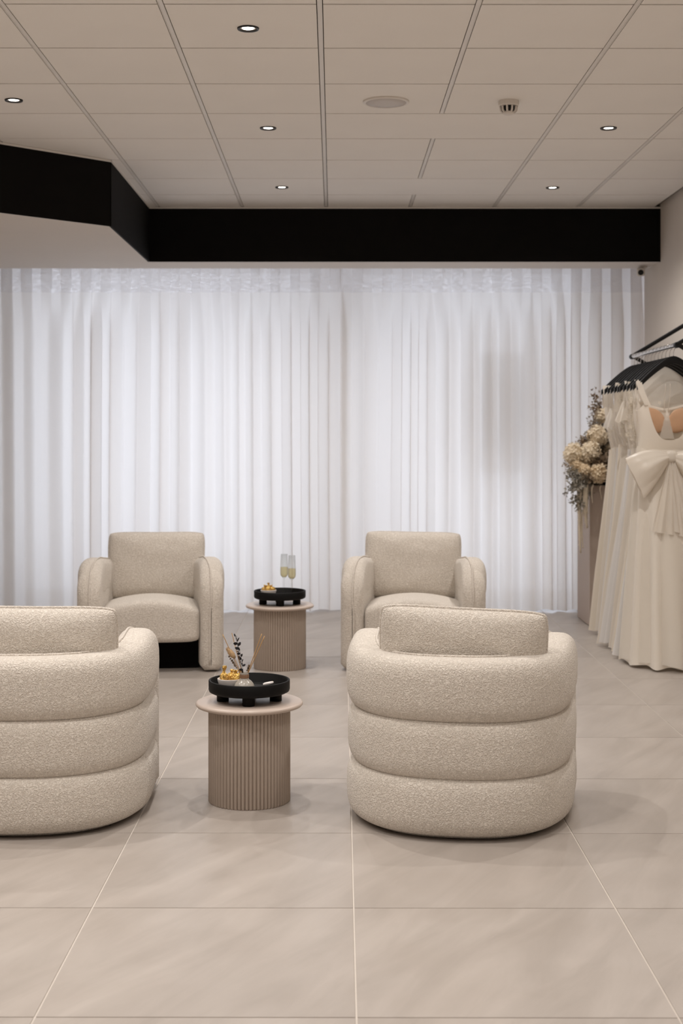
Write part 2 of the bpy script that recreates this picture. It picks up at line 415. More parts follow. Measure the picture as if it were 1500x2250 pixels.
# ------------------------------------------------------------------ ceiling fittings
ring_me = MB().lathe([(.020, .012), (.030, .002), (.036, -.006), (.0425, -.006), (.044, -.001), (.044, .004), (.030, .010)], 36).mesh('trim_ring', M['ring'], ang=50)
lens_me = MB().lathe([(.0, .000), (.014, -.0022), (.024, -.0006), (.026, .006)], 32).mesh('lens', M['lamp'])
ld = bpy.data.lights.new('lamp_light', 'SPOT'); ld.energy = LAMP_W; ld.color = LAMP_COL; ld.spot_size = R(138); ld.spot_blend = 1.0; ld.shadow_soft_size = .018
def downlight(x, y, label):
    e = empty('downlight', (x, y, ZC)); tag(e, label, 'downlight', 'recessed ceiling downlights')
    link('trim_ring', ring_me, e); link('lens', lens_me, e)
    link('lamp_light', ld, e, (0, 0, -.012))
seen = {(-.355, 5.58): 'lit recessed downlight with black ring, nearest of the middle ceiling row',
        (-.365, 7.40): 'lit recessed downlight with black ring, second in the middle ceiling row',
        (-.362, 9.175): 'lit recessed downlight with black ring, farthest of the middle row by the bulkhead',
        (-1.57, 6.78): 'lit recessed downlight with black ring at the left edge of the ceiling',
        (1.44, 7.40): 'lit recessed downlight with black ring at the right, beyond the smoke detector',
        (1.42, 9.19): 'lit recessed downlight with black ring at the right, close to the black bulkhead'}
for (x, y), l in seen.items(): downlight(x, y, l)
for x, y in [(-.365, 3.78), (-.365, 1.98), (-.365, .18), (1.43, 5.58), (1.43, 3.78), (1.43, 1.98), (1.43, .18), (-1.57, 4.98), (-1.57, 3.18), (-1.57, 1.38), (-2.8, 4.98), (-2.8, 3.18), (-2.8, .8)]:
    downlight(x, y, 'recessed downlight in the ceiling outside the view')

c = P(848, 223, 4973 / (953 - 223))
e = empty('ceiling_speaker', (c.x, c.y, ZC)); tag(e, 'large round pale ceiling speaker flush in a ceiling panel', 'speaker')
MB().lathe([(.112, .004), (.112, -.006), (.108, -.009), (.100, -.009), (.098, -.006)], 64).obj('rim', M['plastic'], e, ang=40)
MB().lathe([(0, -.010), (.05, -.0095), (.098, -.007), (.098, .002)], 64).obj('grille', M['grille'], e)

c = P(1117, 222, 4973 / (953 - 222))
e = empty('smoke_detector', (c.x, c.y, ZC)); tag(e, 'white smoke detector hanging from a ceiling panel', 'detector')
MB().lathe([(0, .003), (.048, .003), (.050, -.004), (.050, -.022), (.046, -.026), (0, -.026)], 40).obj('mount', M['plastic'], e, ang=40)
MB().lathe([(.030, -.024), (.030, -.050), (0, -.052)], 32).obj('sensor_core', M['dark'], e, ang=40)
for k in range(10):
    a = 2 * pi * k / 10
    MB().tube([(cos(a) * .041, sin(a) * .041, -.024), (cos(a) * .038, sin(a) * .038, -.048), (cos(a) * .028, sin(a) * .028, -.056)], .0055, 6).obj('rib', M['plastic'], e)
MB().lathe([(0, -.053), (.030, -.053), (.034, -.058), (.022, -.066), (0, -.067)], 32).obj('cap', M['plastic'], e)

# security camera under the soffit by the right wall
c = P(1408, 596, 10.2)
e = empty('security_camera', (c.x, c.y, ZS)); tag(e, 'small white security camera with black lens under the bulkhead corner', 'camera')
MB().lathe([(0, 0), (.032, 0), (.032, -.012), (.02, -.02), (0, -.02)], 24, (.02, .04, 0)).obj('mount', M['plastic'], e, ang=40)
bod = MB().superbox(.030, .045, .030, 5, 8).obj('housing', M['plastic'], e, loc=(.0, .01, -.046), rot=(R(12), 0, R(-12)))
MB().tube([(0, -.040, 0), (0, -.050, 0)], .020, 20).obj('lens', M['dark'], bod, ang=40)

# ------------------------------------------------------------------ curtains
def curtain(name, x0, x1, seed, label, ytop=2.70):
    W_ = x1 - x0; n = int(W_ / .0085); rnd = random.Random(seed)
    ph = [rnd.uniform(0, 6.28) for _ in range(6)]
    def pt(u, z):
        x = x0 + W_ * u
        t = min(1, max(0, (2.58 - z) / .5)); t = t * t * (3 - 2 * t)           # 0 at the header, 1 below
        warp = .055 * sin(2.3 * x + ph[0]) + .028 * sin(5.1 * x + ph[1]) + .02 * sin(11.3 * x + ph[2])
        pa = 2 * pi * x / .152 + ph[3]
        pb = 2 * pi * (x + warp + .006 * sin(1.2 * z + 3 * x)) / .158 + ph[4]
        amp = .035 + .012 * sin(3.1 * x + ph[5]) + .008 * sin(9 * x)
        top = .026 * sin(pa)
        low = amp * (sin(pb) + .18 * sin(2 * pb + 1) + .3 * sin(.5 * pb + ph[1]))
        yy = top * (1 - t) + low * t
        xx = x + (1 - t) * .010 * sin(2 * pa) + t * .015 * sin(2 * pb + .4) * (.6 + .4 * sin(4.3 * x + ph[2]))
        return (xx, 10.66 + yy, z + (.006 * sin(.5 * pb) if z < .1 else 0))
    e = empty(name, ((x0 + x1) / 2, 10.66, 0)); tag(e, label, 'curtain', 'floor-length sheer curtains')
    off = Vector((-(x0 + x1) / 2, -10.66, 0))
    def part(nm, z0, z1, k, mt):
        rows = [[Vector(pt(i / n, z0 + (z1 - z0) * j / k)) + off for i in range(n + 1)] for j in range(k + 1)]
        MB().grid(rows).obj(nm, mt, e)
    part('drape', .022, 2.44, 30, M['curtain']); part('header', 2.44, ytop, 10, M['header'])
    part('hem', .012, .022, 1, M['curtain'])
    MB().box(x0, x1, 10.62, 10.68, ytop + .005, ytop + .03).obj('rail', M['plastic'], e, smooth=False, loc=off)
    MB().tube([(x0, 10.66, ytop + .03), (x0, 10.66, ZC + .02)], .006).obj('rail_hanger', M['plastic'], e, loc=off)
    MB().tube([(x1, 10.66, ytop + .03), (x1, 10.66, ZC + .02)], .006).obj('rail_hanger', M['plastic'], e, loc=off)
curtain('sheer_curtain', -3.3, .035, 3, 'white sheer curtain with soft folds behind the left armchair and far side table')
curtain('sheer_curtain', .02, 2.56, 11, 'white sheer curtain with soft folds behind the right armchair, plinth and dress rail')

# opaque stand-in, itself unseen, added to cast the soft shadow on the right curtain
sp = P(1100, 890, 11.12)
e = empty('window_display_panel', (sp.x, 11.12, 0)); tag(e, 'dark panel on a thin post standing behind the curtain, seen as a soft shadow', 'display panel')
MB().box(-.19, .19, -.008, .008, 1.05, 2.0).obj('panel', M['sign'], e, smooth=False)
MB().tube([(0, 0, .01), (0, 0, 1.05)], .012).obj('post', M['alu'], e)
MB().lathe([(0, 0), (.1, 0), (.1, .008), (0, .01)], 24).obj('base', M['alu'], e, ang=40)

# ------------------------------------------------------------------ armchairs
HW, YFR, YBK = .335, -.365, .335      # half width of shell centreline, front, back
def upath(n_str=16, n_cur=56):
    """plan centreline: front left -> back -> front right, with outward normals and distance to the front"""
    pts = []; y0 = -.02
    for i in range(n_str): pts.append((-HW, YFR + (y0 - YFR) * i / n_str))
    ex = 2.55
    for i in range(n_cur + 1):
        a = pi - pi * i / n_cur
        cx, sx_ = cos(a), sin(a)
        pts.append((HW * math.copysign(abs(cx) ** (2 / ex), cx), y0 + (YBK - y0) * abs(sx_) ** (2 / ex)))
    for i in range(n_str - 1, -1, -1): pts.append((HW, YFR + (y0 - YFR) * i / n_str))
    pts = [(x * (.966 - .17 * y), y) for x, y in pts]          # arms splay slightly towards the front
    L = [0]
    for a, b in zip(pts, pts[1:]): L.append(L[-1] + math.dist(a, b))
    def at(s):
        s = min(max(s, 0), L[-1])
        for k in range(len(L) - 1):
            if L[k + 1] >= s:
                t = (s - L[k]) / max(1e-9, L[k + 1] - L[k]); return Vector((pts[k][0] + (pts[k + 1][0] - pts[k][0]) * t, pts[k][1] + (pts[k + 1][1] - pts[k][1]) * t))
    def frame(s):
        p = at(s); t = at(s + .012) - at(s - .012)
        if s < .013: t = Vector((0, 1))
        if s > L[-1] - .013: t = Vector((0, -1))
        t.normalize(); return p, Vector((-t.y, t.x))
    return L[-1], frame
UL, UF = upath()
ARCH, TOP = .25, .600
def htop(d):
    w = min(1, max(0, (.62 - d) / .34)); tp = TOP + .028 * w * w * (3 - 2 * w)      # arms stand a little above the back
    return tp if d >= ARCH else tp - ARCH + sqrt(max(0, ARCH ** 2 - (ARCH - d) ** 2))
def ssteps(n, a, b, ease=.05):
    out = [a + ease * (1 - cos(pi / 2 * i / 7)) for i in range(7)]
    out += [a + ease + (b - a - 2 * ease) * i / n for i in range(n + 1)]
    out += [b - ease * (1 - cos(pi / 2 * i / 7)) for i in range(6, -1, -1)]
    return out

def shell_mesh():
    rows = []
    for s in ssteps(84, 0, UL, .06):
        p, nn = UF(s); d = min(s, UL - s)
        ht = htop(d); e = min(1, d / .06); rnd_ = sqrt(max(0, 1 - (1 - e) ** 2))
        fr_ = max(0, min(1, (.20 - d) / .12)); kk = max(.02, rnd_)
        ti, to = .062 * kk, (.044 + .030 * fr_) * kk
        zb = .006 + .03 * (1 - rnd_)
        r = []
        K = 12
        r.append((-ti * .6, zb)); r.append((-ti, zb + .03)); r.append((-ti, zb + .12)); r.append((-ti, zb + (ht - zb) * .6))
        rt = min(.055, ht * .3)
        for k in range(K + 1):
            a = pi - pi * k / K; r.append(((to if cos(a) > 0 else ti) * math.copysign(abs(cos(a)) ** .8, cos(a)), ht - rt + rt * sin(a) ** .8))
        r.append((to, zb + (ht - zb) * .6)); r.append((to, zb + .12)); r.append((to, zb + .03)); r.append((to * .6, zb))
        rows.append([(p.x + nn.x * a, p.y + nn.y * a, z) for a, z in r])
    return MB().grid(rows, cv=True).mesh('arm_shell', M['boucle'])

def bolster_mesh(z0, z1, hh, n0, dstart, top=False):
    rows = []; K = 32; p_ = 3.1; tp = .13 if top else .08
    for s in ssteps(84, dstart, UL - dstart, tp):
        p, nn = UF(s); d = min(s, UL - s); e = min(1, (d - dstart) / tp); k = max(.03, sqrt(max(0, 1 - (1 - e) ** 2)))
        zt = htop(d) + .006 if top else z1
        zc, hv = (z0 + zt) / 2, (zt - z0) / 2
        h2 = hh * (.45 + .55 * k); nc = n0 - (1 - k) * .004; hv2 = hv * (.80 + .20 * k)
        if not top: hv2 = hv * (.55 + .45 * k)
        wob = .0035 * noise.noise(Vector((p.x * 7, p.y * 7, z0 * 20)))
        r = []
        for q in range(K):
            a = 2 * pi * q / K
            ca, sa = cos(a), sin(a)
            r.append((nc + wob + h2 * math.copysign(abs(ca) ** (2 / p_), ca), zc + hv2 * math.copysign(abs(sa) ** (2 / p_), sa)))
        rows.append([(p.x + nn.x * a, p.y + nn.y * a, z) for a, z in r])
    return MB().grid(rows, cv=True, cap0=True, cap1=True).mesh('bolster', M['boucle'])

def piping_mesh():
    pts = []
    p, nn = UF(0)
    for z in [.05 + .03 * i for i in range(12)]:
        if z < TOP - ARCH: pts.append((-HW, YFR - .003, z))
    for s in ssteps(90, .002, UL - .002, .08):
        p, nn = UF(s); d = min(s, UL - s); ht = htop(d)
        k = min(1, max(0, (d - .10) / .15)); off = -.022 * k
        pts.append((p.x + nn.x * off, p.y + nn.y * off - (.003 if d < .02 else 0), ht + .004 + .002 * k))
    for z in [.05 + .03 * i for i in range(11, -1, -1)]:
        if z < TOP - ARCH: pts.append((HW, YFR - .003, z))
    return MB().tube(pts, .0048, 8).mesh('piping', M['piping'])

def seat_mesh():
    def fn(v):
        x, y, z = v
        if z > 0:
            z += .062 * max(0, 1 - (x / .30) ** 2) * max(0, 1 - (max(0, y + .02 - .0) / .34) ** 2) * (z / .095)
        y -= .012 * (1 - (x / .285) ** 2) * (1 if y < 0 else 0)
        return (x, y - .075, z + .262)
    return MB().superbox(.284, .288, .095, 9, 20, fn).mesh('seat_cushion', M['boucle'])

def pillow(a, b, th, n=26):
    def f(u, v, sg):
        cu = 1 - .045 * (1 - v * v) * 0 ; 
        # rounded-square outline with slightly drawn-in sides
        x = a * u * (1 - .025 * (1 - v * v)); z = b * v * (1 - .03 * (1 - u * u))
        k = abs(u) ** 5 * abs(v) ** 5; x *= 1 - .055 * k; z *= 1 - .075 * k
        t = ((1 - abs(u) ** 3.2) * (1 - abs(v) ** 3.2)) ** .55
        wr = .006 * noise.noise(Vector((u * 2.2, v * 2.6, sg * 3.1))) + .004 * noise.noise(Vector((u * 5, v * 5, sg)))
        return (x, sg * (th * t + .006) + wr * t, z)
    mb = MB()
    g = [sin((i / n * 2 - 1) * pi / 2) for i in range(n + 1)]
    rows1 = [[f(u, v, 1) for u in g] for v in g]; rows0 = [[f(u, v, -1) for u in g] for v in g]
    mb.grid(rows1); mb.grid(rows0)
    rim = [(u, -1) for u in g] + [(1, v) for v in g[1:]] + [(u, 1) for u in g[::-1][1:]] + [(-1, v) for v in g[::-1][1:-1]]
    mb.grid([[f(u, v, -1) for u, v in rim], [f(u, v, 1) for u, v in rim]], cv=True)
    edge = [Vector(f(u, v, 0)) for u, v in rim]
    return mb, edge
pmb, pedge = pillow(.292, .205, .082)
pil_me = pmb.mesh('back_cushion', M['boucle']); pilp_me = MB().tube(pedge, .0065, 8, closed=True).mesh('piping', M['piping'])
parts_me = dict(shell=shell_mesh(), b0=bolster_mesh(.014, .214, .064, .020, .085), b1=bolster_mesh(.200, .406, .063, .019, .085),
                b2=bolster_mesh(.390, TOP + .006, .077, .010, .07, True), pipe=piping_mesh(), seat=seat_mesh(),
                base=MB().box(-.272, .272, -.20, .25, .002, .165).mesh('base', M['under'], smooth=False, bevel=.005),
                inner=MB().superbox(.20, .05, .16, 8, 8).mesh('inner_back', M['boucle']))
def armchair(x, y, rz, label, cy=.0, ctilt=-13, cyaw=0, cz=.0, croll=0, cx=0):
    e = empty('armchair', (x, y, 0), rz); tag(e, label, 'armchair', 'cream boucle armchairs around the side tables')
    sh = link('arm_shell', parts_me['shell'], e); link('piping', parts_me['pipe'], sh)
    for k in ('b0', 'b1', 'b2'): link('bolster', parts_me[k], e)
    link('inner_back', parts_me['inner'], e, (0, .27, .38))
    link('seat_cushion', parts_me['seat'], e)
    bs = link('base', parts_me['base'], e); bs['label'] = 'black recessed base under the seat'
    c_ = link('back_cushion', pil_me, e, (cx, .175 + cy, .562 + cz), (R(ctilt), R(croll), R(cyaw))); link('piping', pilp_me, c_)
armchair(-1.095, 8.27, R(6), 'cream boucle armchair facing the camera on the left, by the far side table', cyaw=-3, cx=.02)
armchair(.462, 8.30, R(-5), 'cream boucle armchair facing the camera on the right, partly hidden by the front chair', cyaw=3, croll=1, cx=-.015)
armchair(.444, 5.03, R(180 - 9), 'cream boucle armchair seen from behind, right of the near side table', croll=-2, cx=-.02)
armchair(-1.075, 5.06, R(180 + 5), 'cream boucle armchair seen from behind, cut off at the left edge', croll=-1)

# ------------------------------------------------------------------ side tables, trays
NF = 66
def fluted(r, z0, z1):
    prof = []
    for k in range(NF):
        for q in range(6):
            a = 2 * pi * (k + q / 6) / NF; d = abs(sin(pi * q / 6)) ** .7
            prof.append((a, r - .0068 + .0068 * d))
    rows = []
    for z, dr in ((z0, -.003), (z0 + .004, 0), (z1, 0)):
        rows.append([((rr + dr) * cos(a), (rr + dr) * sin(a), z) for a, rr in prof])
    return MB().grid(rows, cv=True, cap0=True, cap1=True)
col_me = fluted(.152, .0, .350).mesh('fluted_column', M['taupe'], ang=35)
top_me = MB().lathe([(0, .349), (.185, .349), (.194, .352), (.1985, .357), (.199, .361), (.196, .366), (.190, .369), (0, .3695)], 96).mesh('table_top', M['taupe_top'], ang=60)
def side_table(x, y, label):
    e = empty('side_table', (x, y, 0)); tag(e, label, 'side table', 'fluted taupe side tables')
    link('fluted_column', col_me, e); link('table_top', top_me, e)
side_table(-.325, 5.18, 'round taupe side table with fluted column, between the two front armchairs')
side_table(-.332, 8.12, 'round taupe side table with fluted column, between the two rear armchairs')
ZT = .3695
tr_me = MB().lathe([(0, .034), (.140, .034), (.148, .038), (.1505, .046), (.1505, .078), (.149, .0795), (.1445, .0795), (.143, .078), (.142, .046), (.138, .042), (0, .042)], 96).mesh('tray_dish', M['tray'], ang=50)
ft_me = MB().lathe([(0, 0), (.0215, 0), (.0225, .001), (.0225, .036), (0, .036)], 32).mesh('foot', M['tray'], ang=50)
def tray(x, y, rz, label):
    e = empty('round_tray', (x, y, ZT), rz); tag(e, label, 'tray', 'round black footed trays')
    link('tray_dish', tr_me, e)
    for a in (-90, 0, 90, 180): link('foot', ft_me, e, (.098 * cos(R(a)), .098 * sin(R(a)), 0))
tray(-.325, 5.175, R(2), 'round black wooden tray on peg feet on the near side table')
tray(-.332, 8.115, R(4), 'round black wooden tray on peg feet on the far side table')
ZTR = ZT + .042

bowl_me = MB().lathe([(0, 0), (.026, 0), (.030, .003), (.040, .018), (.0455, .036), (.046, .042), (.0445, .043), (.043, .041), (.037, .020), (.027, .008), (0, .006)], 48).mesh('bowl', M['bowl'], ang=50)
def bowl(x, y, label):
    o = link('small_bowl', bowl_me, None, (x, y, ZTR + .0005)); tag(o, label, 'bowl', 'small pale bowls of gold sweets'); return o
def candy_mesh(seed, s=1, tall=1):
    rn = random.Random(seed); off = Vector((rn.uniform(0, 9),) * 3)
    def fn(v):
        d = Vector(v).normalized(); k = 1 + .22 * noise.noise(d * 2.4 + off) + .10 * noise.noise(d * 6 + off)
        return tuple(Vector(v) * k)
    return MB().superbox(.0165 * s, .0165 * s, .0165 * s, 2.2, 8, fn).mesh('wrapped_ball', M['gold'], smooth=False)
def candy(x, y, z, seed, label, twist=.03, s=1, tilt=(0, 0)):
    e = empty('gold_sweet', (x, y, z), seed); tag(e, label, 'sweet', 'gold foil wrapped sweets')
    e.rotation_euler = (tilt[0], tilt[1], seed)
    link('wrapped_ball', candy_mesh(seed, s), e)
    rows = []
    for i in range(6):
        t = i / 5; rr = [.010, .006, .0042, .006, .0085, .0065][i] * s
        rows.append([(rr * (1 + .35 * sin(3 * a + i)) * cos(a), rr * (1 + .35 * sin(3 * a + i)) * sin(a), .012 * s + twist * t) for a in [2 * pi * k / 12 for k in range(12)]])
    MB().grid(rows, cv=True, cap1=True).obj('foil_twist', M['gold'], e, smooth=False)
bx, by = (505 - VX) / FPX * 5.17, 5.165
bowl(bx, by, 'small white bowl of gold sweets beside the vase on the near tray')
candy(bx - .020, by - .012, ZTR + .048, 1, 'gold foil sweet with tall pointed twist, left in the near bowl', .032)
candy(bx + .022, by - .010, ZTR + .046, 2, 'gold foil sweet with short twist, middle of the near bowl', .018, 1.02)
candy(bx + .006, by + .022, ZTR + .045, 3, 'gold foil sweet at the back of the near bowl', .016)
candy(bx + .036, by + .014, ZTR + .050, 4, 'gold foil sweet in the near bowl, half behind the vase neck', .012, .8)
fx, fy = (590 - VX) / FPX * 8.11, 8.09
bowl(fx, fy, 'small pale bowl of gold sweets on the far tray')
ff = ['leftmost gold foil sweet in the far bowl', 'gold foil sweet at the front of the far bowl', 'gold foil sweet standing tallest in the far bowl', 'rightmost gold foil sweet in the far bowl', 'gold foil sweet at the back of the far bowl']
for k, (dx, dy, dz) in enumerate([(-.026, -.002, .046), (-.004, -.02, .047), (.002, .006, .058), (.026, -.004, .047), (.008, .026, .046)]):
    candy(fx + dx, fy + dy, ZTR + dz, 11 + k, ff[k], .016, .85, (random.uniform(-.5, .5), random.uniform(-.6, .6)))

# vase with dried stems
vx, vy = (537 - VX) / FPX * 5.11, 5.10
e = empty('bud_vase', (vx, vy, ZTR + .0005)); tag(e, 'small grey ceramic bud vase with twine neck and dried stems on the near tray', 'vase')
MB().lathe([(0, 0), (.022, 0), (.030, .004), (.036, .013), (.0375, .023), (.034, .034), (.026, .044), (.018, .050), (.0155, .056), (.0155, .070), (.0165, .074), (.0155, .0755), (.0135, .074), (.0128, .060), (.0128, .052), (0, .050)], 56).obj('body', M['ceramic'], e, ang=70)
m = MB()
for k in range(9): m.add(*(lambda q: (q.v, q.f))(MB().tube([(.0162 * cos(a), .0162 * sin(a), .0565 + .0014 * k) for a in [2 * pi * i / 28 for i in range(28)]], .0010, 6, closed=True)))
m.obj('twine_wrap', M['twine'], e)
def stem(p1, r, name, mt, bend=(0, 0, 0), z0=.055):
    p1 = Vector(p1); p0 = Vector((p1.x * .08, p1.y * .08, z0)); mid = (p0 + p1) / 2 + Vector(bend)
    MB().tube(bez(p0, mid, p1, 10), r, 6).obj(name, mt, e); return bez(p0, mid, p1, 10)
def vp(px, py, dy=0): q = P(px, py, vy + dy); return (q.x - vx, dy, q.z - ZTR)
stem(vp(575, 1393, .01), .0018, 'reed_stick', M['reed']); stem(vp(581, 1398, -.005), .0018, 'reed_stick', M['reed'])
stem(vp(509, 1391, .012), .0015, 'reed_stick', M['reed']); stem(vp(489, 1394, -.008), .0015, 'reed_stick', M['reed'])
p_ = stem(vp(515, 1445, -.012), .0009, 'tail_stem', M['reed'])
a0, a1 = Vector(vp(516.5, 1447, -.012)), Vector(vp(499, 1425, -.014))
rows = [(.15, .0), (.55, .12), (.95, .3), (1, .45), (.85, .65), (.6, .82), (.3, .95), (.05, 1)]
tl = MB().tube([a0 + (a1 - a0) * t for _, t in rows], [.0105 * r for r, _ in rows], 14).obj('bunny_tail', M['tail'], e)
m = MB(); rn = random.Random(5)
for _ in range(260):
    t = rn.random(); rr = .0095 * sqrt(max(.05, 1 - (2 * t - .9) ** 2)); ax = (a1 - a0).normalized()
    v = Vector((rn.gauss(0, 1), rn.gauss(0, 1), rn.gauss(0, 1))); v -= ax * v.dot(ax); v.normalize()
    b = a0 + (a1 - a0) * t + v * rr * .8
    m.tube([b, b + v * .003 + ax * .006], .0003, 3)
h_ = m.obj('tail_hair', M['tail'], tl); h_['kind'] = 'stuff'
tw = stem(vp(519, 1397, -.01), .0008, 'leaf_stem', M['darkleaf'], (-.004, 0, 0))
tw = stem(vp(516, 1396, -.01), .0008, 'leaf_stem', M['darkleaf'], (.012, 0, .0))
def leaf_mesh(name, mt, L_=.016, W_=.0052):
    rows = []
    for i in range(7):
        t = i / 6; ww = W_ * sin(pi * min(1, t * .92 + .06)) ** .8
        rows.append([(-ww, .0012, t * L_), (0, 0, t * L_), (ww, .0012, t * L_)])
    return MB().grid(rows).mesh(name, mt)
lf = leaf_mesh('leaf', M['darkleaf'])
for k in range(15):
    t = .14 + .84 * k / 14 + random.uniform(-.02, .02); q = tw[min(9, int(t * 10))].lerp(tw[min(10, int(t * 10) + 1)], t * 10 % 1)
    o = link('leaf', lf, e, q, (R(random.uniform(-45, 45)), R((-1) ** k * random.uniform(18, 70) - 14), R(random.uniform(-80, 80))))
    o.scale = (random.uniform(.75, 1.25),) * 3
for px, py in ((503, 1443), (510, 1452), (522, 1432), (547, 1462)):
    q = stem(vp(px, py, -.006), .0005, 'dry_twig', M['brown'])
    m = MB()
    for k in range(5): m.superbox(.0013, .0013, .0013, 2, 2, lambda v, c=q[6 + (k % 5)]: (v[0] + c.x + random.uniform(-.004, .004), v[1] + c.y, v[2] + c.z + random.uniform(-.003, .004)))
    m.obj('seed', M['brown'], e)

# small white pebble tag and gold bead on the near tray
q = P(589, 1503, 5.27)
e = empty('white_trinket', (q.x, 5.265, ZTR + .0005)); tag(e, 'small flat white trinket lying at the right of the near tray', 'trinket')
MB().superbox(.021, .011, .0055, 3, 8, lambda v: (v[0], v[1], v[2] + .0055 + .004 * (v[0] / .021))).obj('shell', M['bowl'], e)
MB().superbox(.003, .004, .003, 3, 4, lambda v: (v[0] - .020, v[1] - .002, v[2] + .0035)).obj('tip', M['dark'], e)
q = P(599, 1499, 5.29)
tag(MB().superbox(.0052, .0052, .0052, 2, 8, lambda v: (v[0], v[1], v[2] + .0052)).obj('gold_bead', M['gold'], None, loc=(q.x, 5.292, ZTR + .0005)), 'tiny gold bead behind the white trinket on the near tray', 'bead')

# champagne flutes
fl_prof = [(0, .0), (.030, .0), (.031, .001), (.029, .002), (.008, .004), (.0034, .008), (.0030, .02), (.0030, .095), (.0042, .102), (.012, .108), (.0215, .120), (.0235, .135), (.0228, .17), (.0195, .245), (.0188, .245), (.0220, .17), (.0226, .135), (.0206, .1205), (.011, .110), (0, .1085)]
fl_me = MB().lathe(fl_prof, 36).mesh('glass', M['flute'])
wn_me = MB().lathe([(0, .1088), (.011, .1102), (.0204, .1207), (.0223, .135), (.0218, .168), (0, .168)], 36).mesh('wine', M['wine'], ang=50)
for px, yy, l in ((624, 8.16, 'left champagne flute half full of sparkling wine on the far tray'), (641, 8.07, 'right champagne flute half full of sparkling wine on the far tray')):
    e = empty('champagne_flute', ((px - VX) / FPX * yy, yy, ZTR + .0005)); tag(e, l, 'glass', 'champagne flutes on the far tray')
    g = link('glass', fl_me, e); link('wine', wn_me, e)

# ------------------------------------------------------------------ plinth with dried flowers
px0, py0, ph_ = 1.78, 9.83, .994
o = MB().box(-.25, .25, -.25, .25, .004, ph_).obj('plinth', M['plinth'], None, smooth=False, bevel=.002, loc=(px0 + .25, py0 + .25, 0))
tag(o, 'tall square taupe plinth under the dried flowers beside the dresses', 'plinth')
fc = Vector((px0 + .22, py0 + .22, ph_))
e = empty('dried_flower_arrangement', fc); tag(e, 'bouquet of cream hydrangeas and dried grey foliage on the taupe plinth', 'flowers')
MB().lathe([(0, .0005), (.15, .0005), (.165, .006), (.17, .03), (.165, .035), (.15, .03), (0, .03)], 40).obj('dish', M['under'], e, ang=50)
pet = []
def head(name, c, r, mt, n=150, seed=1, psz=.42):
    rn = random.Random(seed); m = MB()
    core = MB().superbox(r * .6, r * .6, r * .56, 2.2, 5, lambda v: (v[0] + c.x, v[1] + c.y, v[2] + c.z)); m.add(core.v, core.f)
    for i in range(n):
        zz = 1 - 2 * (i + .5) / n; a = i * 2.39996; rr = sqrt(1 - zz * zz)
        d = Vector((rr * cos(a), rr * sin(a), zz)); d = (d + Vector((rn.gauss(0, .1), rn.gauss(0, .1), rn.gauss(0, .1)))).normalized()
        k = r * rn.uniform(.62, 1.12) * (1 + .12 * noise.noise(d * 3 + Vector((seed, 0, 0))))
        u = d.orthogonal().normalized(); u.rotate(Matrix.Rotation(rn.uniform(0, 6.28), 3, d)); v = d.cross(u)
        b = c + d * k; s_ = r * psz * rn.uniform(.7, 1.2)
        # four-lobed floret
        for q in range(4):
            a1_ = q * pi / 2; dirv = u * cos(a1_) + v * sin(a1_); side = -u * sin(a1_) + v * cos(a1_)
            up = d * rn.uniform(.05, .5) * s_
            m.add([b - d * .1 * s_, b + dirv * s_ * .55 + side * s_ * .36 + up * .6, b + dirv * s_ * .95 + up, b + dirv * s_ * .55 - side * s_ * .36 + up * .6], [(0, 1, 2, 3)])
    return m.obj(name, mt, e, smooth=False)
def rel(px, py, yy): return P(px, py, yy) - fc
for k, (px, py, yy, r, mt) in enumerate([(1262, 998, 9.86, .066, 'petal'), (1297, 992, 9.80, .060, 'petal'), (1312, 957, 9.86, .064, 'petal'), (1314, 1040, 9.78, .060, 'petal2'),
        (1284, 1034, 9.78, .042, 'petal2'), (1322, 913, 9.92, .046, 'petal'), (1268, 1022, 9.84, .045, 'petal2'), (1340, 990, 9.98, .06, 'petal'), (1345, 1030, 10.1, .07, 'petal'), (1300, 1020, 9.98, .06, 'petal2')]):
    head('hydrangea_head', rel(px, py, yy), r * 1.02, M[mt], 210, k + 3)
def sprig(p1, mt, n=70, spread=.035, lsz=.011, seed=0, p0=None, bend=Vector((0, 0, .03)), name='foliage_sprig'):
    rn = random.Random(seed); p0 = Vector((0, 0, .03)) if p0 is None else p0
    path = bez(p0, (p0 + p1) / 2 + bend, p1, 14); m = MB(); m.tube(path, .0016, 5)
    for i in range(n):
        t = .35 + .65 * rn.random(); q = path[min(13, int(t * 14))].lerp(path[min(14, int(t * 14) + 1)], t * 14 % 1)
        d = Vector((rn.gauss(0, 1), rn.gauss(0, 1), rn.gauss(0, 1))).normalized(); ln = spread * rn.uniform(.2, 1)
        b = q + d * ln; m.tube([q, b], .0006, 3, caps=False)
        u = d.orthogonal().normalized(); u.rotate(Matrix.Rotation(rn.uniform(0, 6.28), 3, d)); s_ = lsz * rn.uniform(.6, 1.3)
        m.add([b, b + d * s_ * .5 + u * s_ * .4, b + d * s_ * 1.2, b + d * s_ * .5 - u * s_ * .4], [(0, 1, 2, 3)])
        m.add([b, b - u * s_ * .6 + d * s_ * .2, b - u * s_ + d * s_ * .7, b - u * s_ * .3 + d * s_ * .6], [(0, 1, 2, 3)])
    o = m.obj(name, mt, e, smooth=False); return o
